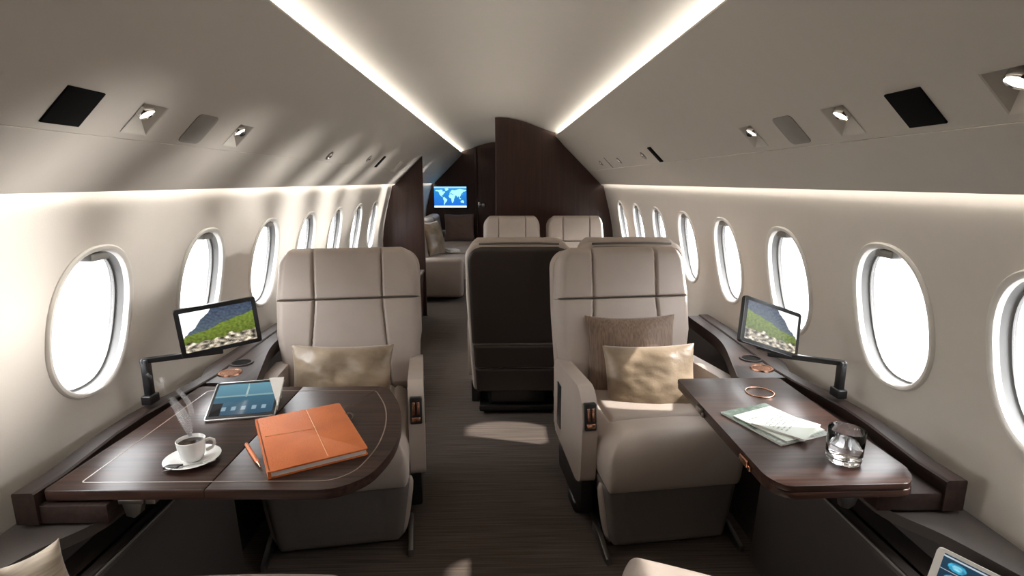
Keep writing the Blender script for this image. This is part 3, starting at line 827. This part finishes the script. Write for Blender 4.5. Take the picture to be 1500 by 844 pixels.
# ------------------------------------------------------------------ things on the right table
def mag_pic(u, v):
    g = .5+.5*noise.noise(Vector((u*9, v*12, 2.2))); f = .5+.5*noise.noise(Vector((u*30, v*34, 7)))
    if v > .42: return (.16+.42*g*f, .22+.46*g*f, .18+.42*g*f)
    return (.36+.34*f, .39+.34*f, .36+.34*f)
def mag2_pic(u, v):
    b = (.72, .74, .70)
    f = noise.noise(Vector((u*26, v*10, 3)))
    if .12 < u < .88 and any(abs(v-c) < .018 for c in (.78, .70, .62, .54, .46, .38)) and f > -.15: b = (.46, .48, .47)
    return b
def sheet(name, label, c4, z0, th, fn, m='paper', cat='magazine', page=None):
    a, b, c, d_ = [Vector((*p, 0)) for p in c4]          # far-left, far-right, near-right, near-left
    c0 = (a+b+c+d_)/4; x = ((b-a)+(c-d_)).normalized(); w = ((b-a).length+(c-d_).length)/2; h = ((d_-a).length+(c-b).length)/2
    t = thing(name, label, cat, (c0.x, c0.y, z0), math.atan2(x.y, x.x))
    bm = nb(); box(bm, -w/2+.001, w/2-.001, -h/2+.001, h/2-.001, 0.0002, th-.001); fin('pages', bm, M['paper'], t, 0)
    bm = nb(); box(bm, -w/2, w/2, -h/2, h/2, th-.001, th-.0002); fin('cover', bm, M['paper'], t, 0)
    picture('cover_print', w, h, fn, 80, 100, M['pic'], t, T((0, 0, th+.0001)) @ R(-pi/2, 'X'))
    return t
sheet('magazine', 'dark green and white magazine at the bottom of the pile on the right table', [(.708, 1.573), (.882, 1.633), (.945, 1.415), (.771, 1.345)], TZ, .006, mag_pic)
sheet('magazine', 'thin pale magazine sandwiched in the pile on the right table', [(.722, 1.530), (.872, 1.600), (.948, 1.428), (.800, 1.362)], TZ+.006, .004, mag2_pic)
sheet('booklet', 'white booklet with fine print on top of the magazine pile', [(.748, 1.472), (.862, 1.562), (.937, 1.447), (.848, 1.352)], TZ+.010, .006, mag2_pic, cat='booklet')
# glass of water
gx, gy = .903, 1.272
gl = thing('water_glass', 'clear round tumbler half full of water on the right table', 'glass', (gx, gy, TZ+.0003))
bm = lathe(nb(), [(0, 0), (.036, 0), (.040, .003), (.0425, .012), (.0435, .045), (.0440, .088), (.0432, .0893), (.0420, .088), (.0412, .045), (.0400, .018), (.034, .0125), (0, .012)], 56)
fin('tumbler', bm, M['glass'], gl, 50)
bm = lathe(nb(), [(0, .0123), (.0338, .0128), (.0398, .0183), (.0410, .045), (.0411, .050), (0, .050)], 56); fin('water', bm, M['water'], gl, 50)

# ------------------------------------------------------------------ monitors on arms
def mon_pic(u, v):
    f = noise.noise(Vector((u*5, v*5, 1))); f2 = noise.noise(Vector((u*26, v*22, 3))); f3 = noise.noise(Vector((u*60, v*45, 9)))
    ridge = .36+1.5*u
    ridge += .05*noise.noise(Vector((u*8, .3, 0)))+.03*noise.noise(Vector((u*25, .9, 0)))
    if v > ridge: return (.97, .98, .99)
    rocks = .20+.10*noise.noise(Vector((u*7, 5, 0)))+.10*u
    if v < rocks:
        f2 = noise.noise(Vector((u*13, v*15, 3))); c = .55+.75*f2+.25*f3
        return (min(1, max(.05, c*.92)), min(1, max(.05, c*.86)), min(1, max(.05, c*.76)))
    meadow = .40+.36*u
    if v < meadow+.05*f:
        k = .72+.25*f2+.55*(v-rocks)*(1-.4*u)
        return (.43*k, .50*k, .19*k)
    k = .85+.25*f2-.35*(v-.6); return (.30*k, .35*k, .36*k+.06*v)
def monitor(side, loc, rot, w, asp, nm):
    h = w/asp
    t = thing('video_monitor', 'small black monitor on an arm showing a green hillside, by the %s windows' % nm, 'monitor', loc, 0, 'seat monitors')
    t.rotation_euler = rot
    bm = nb(); prism(bm, rpoly([(-w/2, -h/2), (w/2, -h/2), (w/2, h/2), (-w/2, h/2)], .007), 0., .016, 'y', r=.003); fin('case', bm, M['black'], t, 40)
    picture('screen', w-.028, h-.028, mon_pic if side < 0 else (lambda u, v: mon_pic(1-u, v)), 128, 84, M['screen'], t, T((0, -.0009, 0)))
    bm = nb(); box(bm, -.03, .03, .012, .030, -h/2-.004, -.02, .004); fin('mount', bm, M['black'], t, 40)
    return t
from mathutils import Euler
def monitor_arm(side, post, bend, end, nm):
    t = thing('monitor_arm', 'black swing arm carrying the %s monitor, mounted on the ledge rail' % nm, 'arm', (post[0], post[1], .694), 0, 'monitor arms')
    o = Vector((post[0], post[1], .694))
    bm = nb()
    box(bm, -.016, .016, -.024, .024, 0, .03, .004); fin('foot_clamp', bm, M['black'], t, 40)
    bm = nb(); box(bm, -.011, .011, -.013, .013, .02, bend[2]-.694+.006, .004); fin('post', bm, M['black'], t, 40)
    p = Vector(bend)-o; q = Vector(end)-o; dd = (q-p); L_ = dd.length
    bm = nb(); box(bm, -.012, L_, -.010, .010, -.009, .009, .004)
    rm = dd.to_track_quat('X', 'Z').to_matrix().to_4x4()
    fin('swing_arm', bm, M['black'], t, 40, T(p) @ rm)
    return t
ml = monitor(-1, (-.931, 1.75, .9255), (.0003, -.0709, .599), .2416, 1.5, 'left')
mr = monitor(1, (.9334, 1.75, .9114), (-.332, .3373, .2453), .2547, 1.6, 'right')
monitor_arm(-1, (-1.132, 1.665), (-1.132, 1.665, .838), (-.955, 1.80, .826), 'left')
monitor_arm(1, (1.132, 1.660), (1.132, 1.660, .812), (.955, 1.80, .800), 'right')

# white tablet leaning in the right side recess
def icon_pic(u, v):
    b = (.03, .10+.08*v, .16+.1*v)
    for r_, vc in enumerate((.80, .52, .24)):
        for c in (.13, .38, .63, .88):
            dx, dy = (u-c)*1.35, v-vc; d_ = sqrt(dx*dx+dy*dy)
            if d_ < .10:
                k = .75+.4*noise.noise(Vector((u*14, v*14, r_)))
                return (.22*k, .68*k, .84*k) if d_ > .055 else (.55*k, .88*k, .98*k)
    if abs(v-.955) < .012 or abs(v-.665) < .008 or abs(v-.385) < .008: return (.62, .64, .66)
    return b
tc2 = thing('tablet_computer', 'white framed tablet with round blue icons, leaning at the bottom right corner', 'tablet', (1.005, .915, .49), radians(-62))
W = R(radians(-24), 'X')
tw, th_ = .25, .115
bm = nb(); prism(bm, rpoly([(-tw/2, 0), (tw/2, 0), (tw/2, th_), (-tw/2, th_)], .010), 0, .009, 'y', r=.003); fin('case', bm, M['whiteplastic'], tc2, 40, W)
picture('screen', tw-.03, th_-.016, icon_pic, 120, 90, M['screen'], tc2, W @ T((0, -.0008, th_/2)))

# ------------------------------------------------------------------ mid and far cabin
cr = thing('credenza', 'dark credenza with top painted pale for window light beyond the left seat, along the left wall', 'cabinet', (-.95, 4.3, 0))
I = T((.95, -4.3, 0))
bm = nb(); prism(bm, [(-.80, .0), (-.785, .47), (-1.13, .47), (-.98, .0)], 3.0, YB-.005, 'y', r=.004); fin('body', bm, M['bulk'], cr, 30, I)
bm = nb(); box(bm, -1.14, -.775, 2.985, YB-.004, .472, .50, .006); fin('countertop', bm, M['counter'], cr, 30, I)
for y in (3.05, 3.87, 4.69):
    bm = nb(); prism(bm, [(-.798, .04), (-.7815, .445), (-.795, .445), (-.81, .04)], y, y+.79, 'y', r=.003); dd = fin('door', bm, M['bulk'], cr, 30, I)
    bm = nb(); box(bm, -.792, -.776, y+.68, y+.70, .33, .40, .004); fin('handle', bm, M['steel'], dd, 30, I)
# world map screen
POLY = {
 'na': [(-168, 66), (-160, 58), (-150, 60), (-135, 57), (-124, 48), (-122, 36), (-112, 26), (-97, 17), (-85, 11), (-80, 8), (-90, 20), (-97, 26), (-90, 30), (-81, 26), (-80, 33), (-70, 43), (-60, 47), (-57, 53), (-68, 60), (-80, 56), (-90, 60), (-82, 68), (-95, 72), (-125, 71), (-155, 71)],
 'gr': [(-55, 60), (-42, 62), (-22, 70), (-20, 80), (-40, 83), (-62, 81), (-58, 75), (-52, 68)],
 'sa': [(-80, 8), (-72, 12), (-60, 9), (-50, 1), (-35, -6), (-40, -20), (-48, -27), (-58, -36), (-66, -46), (-70, -54), (-74, -50), (-71, -30), (-71, -18), (-80, -5)],
 'af': [(-17, 15), (-16, 25), (-6, 35), (10, 37), (20, 32), (33, 31), (43, 12), (51, 11), (40, -4), (40, -16), (33, -26), (26, -34), (18, -34), (12, -16), (9, 3), (-8, 5)],
 'eu': [(-9, 37), (-9, 43), (-2, 44), (-4, 48), (3, 51), (8, 55), (5, 60), (14, 67), (26, 71), (40, 67), (60, 69), (75, 72), (105, 77), (140, 73), (178, 69), (178, 64), (163, 60), (160, 53), (156, 58), (140, 55), (140, 48), (130, 43), (122, 38), (121, 30), (110, 20), (105, 10), (103, 2), (98, 10), (92, 21), (80, 8), (73, 19), (66, 25), (57, 26), (54, 17), (44, 13), (36, 28), (36, 36), (27, 37), (23, 37), (18, 40), (13, 45), (17, 39), (8, 44), (0, 39)],
 'au': [(114, -22), (122, -17), (131, -12), (137, -15), (142, -11), (147, -19), (153, -27), (149, -37), (140, -37), (131, -31), (116, -34)],
 'id': [(96, 5), (105, -5), (115, -8), (118, 3), (109, 2)], 'uk': [(-5, 50), (1, 52), (-2, 58), (-6, 57)], 'jp': [(131, 32), (140, 35), (142, 43), (137, 37)]}
def inside(x, y, p):
    c = False
    for i in range(len(p)):
        (a, b), (d_, e) = p[i], p[i-1]
        if (b > y) != (e > y) and x < (d_-a)*(y-b)/(e-b)+a: c = not c
    return c
def map_pic(u, v):
    if v < .09: return (.80, .92, .95)
    if v > .93: return (.55, .78, .90)
    lon = -180+360*u; lat = -58+142*(v-.09)/.84
    for p in POLY.values():
        if inside(lon, lat, p): return (.60, .88, .96)
    return (.10+.06*v, .36+.14*v, .72+.1*noise.noise(Vector((u*6, v*5, 1))))
tv = thing('wall_screen', 'lit screen showing a blue world map on the far dark bulkhead', 'screen', (-.79, 8.985, 1.148))
bm = nb(); box(bm, -.285, .285, -.03, .0, -.19, .19, .008); fin('bezel', bm, M['black'], tv, 40)
picture('display', .53, .34, map_pic, 150, 90, M['screen'], tv, T((0, -.0312, 0)))
# divan beyond the partition
dv = thing('divan', 'beige leather divan beyond the left partition under the world map', 'sofa', (-.8, 7.6, 0))
I = T((.8, -7.6, 0))
bm = nb(); box(bm, -.98, -.44, 6.35, 8.75, .02, .24, .02); fin('plinth', bm, M['bulk'], dv, 30, I)
for y in (6.35, 7.16, 7.97):
    bm = slab(.39, .66, .15, .06, .07, .05, .05, None, None, .02, 30, 30); fin('seat_cushion', bm, M['leather'], dv, 60, I @ T((-.38, y+.40, .30)) @ R(pi/2, 'Z') @ R(-pi/2, 'X'))
    bm = slab(.39, .50, .10, .06, .06, .06, .03, None, lambda u, v, x, z: .008*gv(z-.28, .008), .01, 30, 30); fin('backrest', bm, M['leather'], dv, 60, I @ T((-.985, y+.40, .40)) @ R(pi/2, 'Z') @ R(radians(-8), 'X'))
bm = nb(); box(bm, -.995, -.42, 8.76, 8.90, .05, .62, .05, 4); fin('end_arm', bm, M['leather'], dv, 50, I)
bm = nb(); box(bm, -.995, -.42, 6.20, 6.34, .05, .52, .05, 4); fin('end_arm', bm, M['leather'], dv, 50, I)
pil('throw_pillow', 'large dark brown pillow standing at the far end of the divan', .48, .44, .16, 'deep_brown', (-.62, 8.55, .68), radians(-12), radians(4), 7, .01)
pil('throw_pillow', 'beige pillow propped against the divan backrest near the partition', .46, .44, .16, 'gold', (-.84, 6.95, .68), radians(-14), radians(70), 8, .015)
bm = nb(); prism(bm, [(-.08, -.02), (.08, -.02), (.06, .0), (-.06, .0)], -.11, .11, 'y'); box(bm, -.075, .075, -.105, .105, 0, .012, .003)
o = fin('folded_napkin', bm, M['paper'], None, 30); o.location = (-.62, 7.2, .495); o.rotation_euler = (0, 0, .4)
tag(o, 'folded white paper lying on the divan seat', 'paper')

# ------------------------------------------------------------------ light
w = bpy.data.worlds.new('sky'); SC.world = w; w.use_nodes = True
bg = w.node_tree.nodes['Background']; bg.inputs['Color'].default_value = (.96, .98, 1., 1); bg.inputs['Strength'].default_value = 1.0
_nt = w.node_tree; _tc = _nt.nodes.new('ShaderNodeTexCoord'); _sp = _nt.nodes.new('ShaderNodeSeparateXYZ'); _rp = _nt.nodes.new('ShaderNodeMapRange'); _rp.interpolation_type = 'SMOOTHSTEP'
_rp.inputs[1].default_value = -.25; _rp.inputs[2].default_value = .45; _rp.inputs[3].default_value = 2.2; _rp.inputs[4].default_value = 9.
_nt.links.new(_tc.outputs['Generated'], _sp.inputs[0]); _nt.links.new(_sp.outputs['Z'], _rp.inputs[0]); _nt.links.new(_rp.outputs[0], bg.inputs['Strength'])
def sun(name, az, el, strength, angle, col):
    """az: compass angle the light comes from, measured from +X towards +Y; el: elevation"""
    l = bpy.data.lights.new(name, 'SUN'); l.energy = strength; l.angle = radians(angle); l.color = col
    o = bpy.data.objects.new(name, l); COL.objects.link(o)
    d_ = Vector((cos(radians(az))*cos(radians(el)), sin(radians(az))*cos(radians(el)), sin(radians(el))))
    o.rotation_euler = d_.to_track_quat('Z', 'Y').to_euler(); o.location = d_*6
    return o
sun('sun', -6, 41, 6., 1.2, (1., .95, .88))
sun('wing_glare', 20.7, -2, 7., 10., (1., .96, .9))
sun('cloud_glare', 22, -10, 3., 7., (1., .97, .92))

# ------------------------------------------------------------------ camera
F_, CXp, CYp, VXp, VYp = 785., 750., 422., 730., 266.
pitch = math.atan((CYp-VYp)/F_); yaw = math.atan((CXp-VXp)/(F_/cos(pitch)))
cam = bpy.data.cameras.new('camera'); co = bpy.data.objects.new('camera', cam); COL.objects.link(co)
cam.sensor_fit = 'HORIZONTAL'; cam.sensor_width = 36.; cam.lens = 36.*F_/1500.; cam.clip_start = .02; cam.clip_end = 200
co.location = (0, 0, 1.40); co.rotation_euler = (pi/2-pitch, 0, -yaw)
SC.camera = co
vs = SC.view_settings; vs.view_transform = 'Standard'; vs.look = 'None'; vs.exposure = .65; vs.gamma = 1.; vs.use_curve_mapping = False
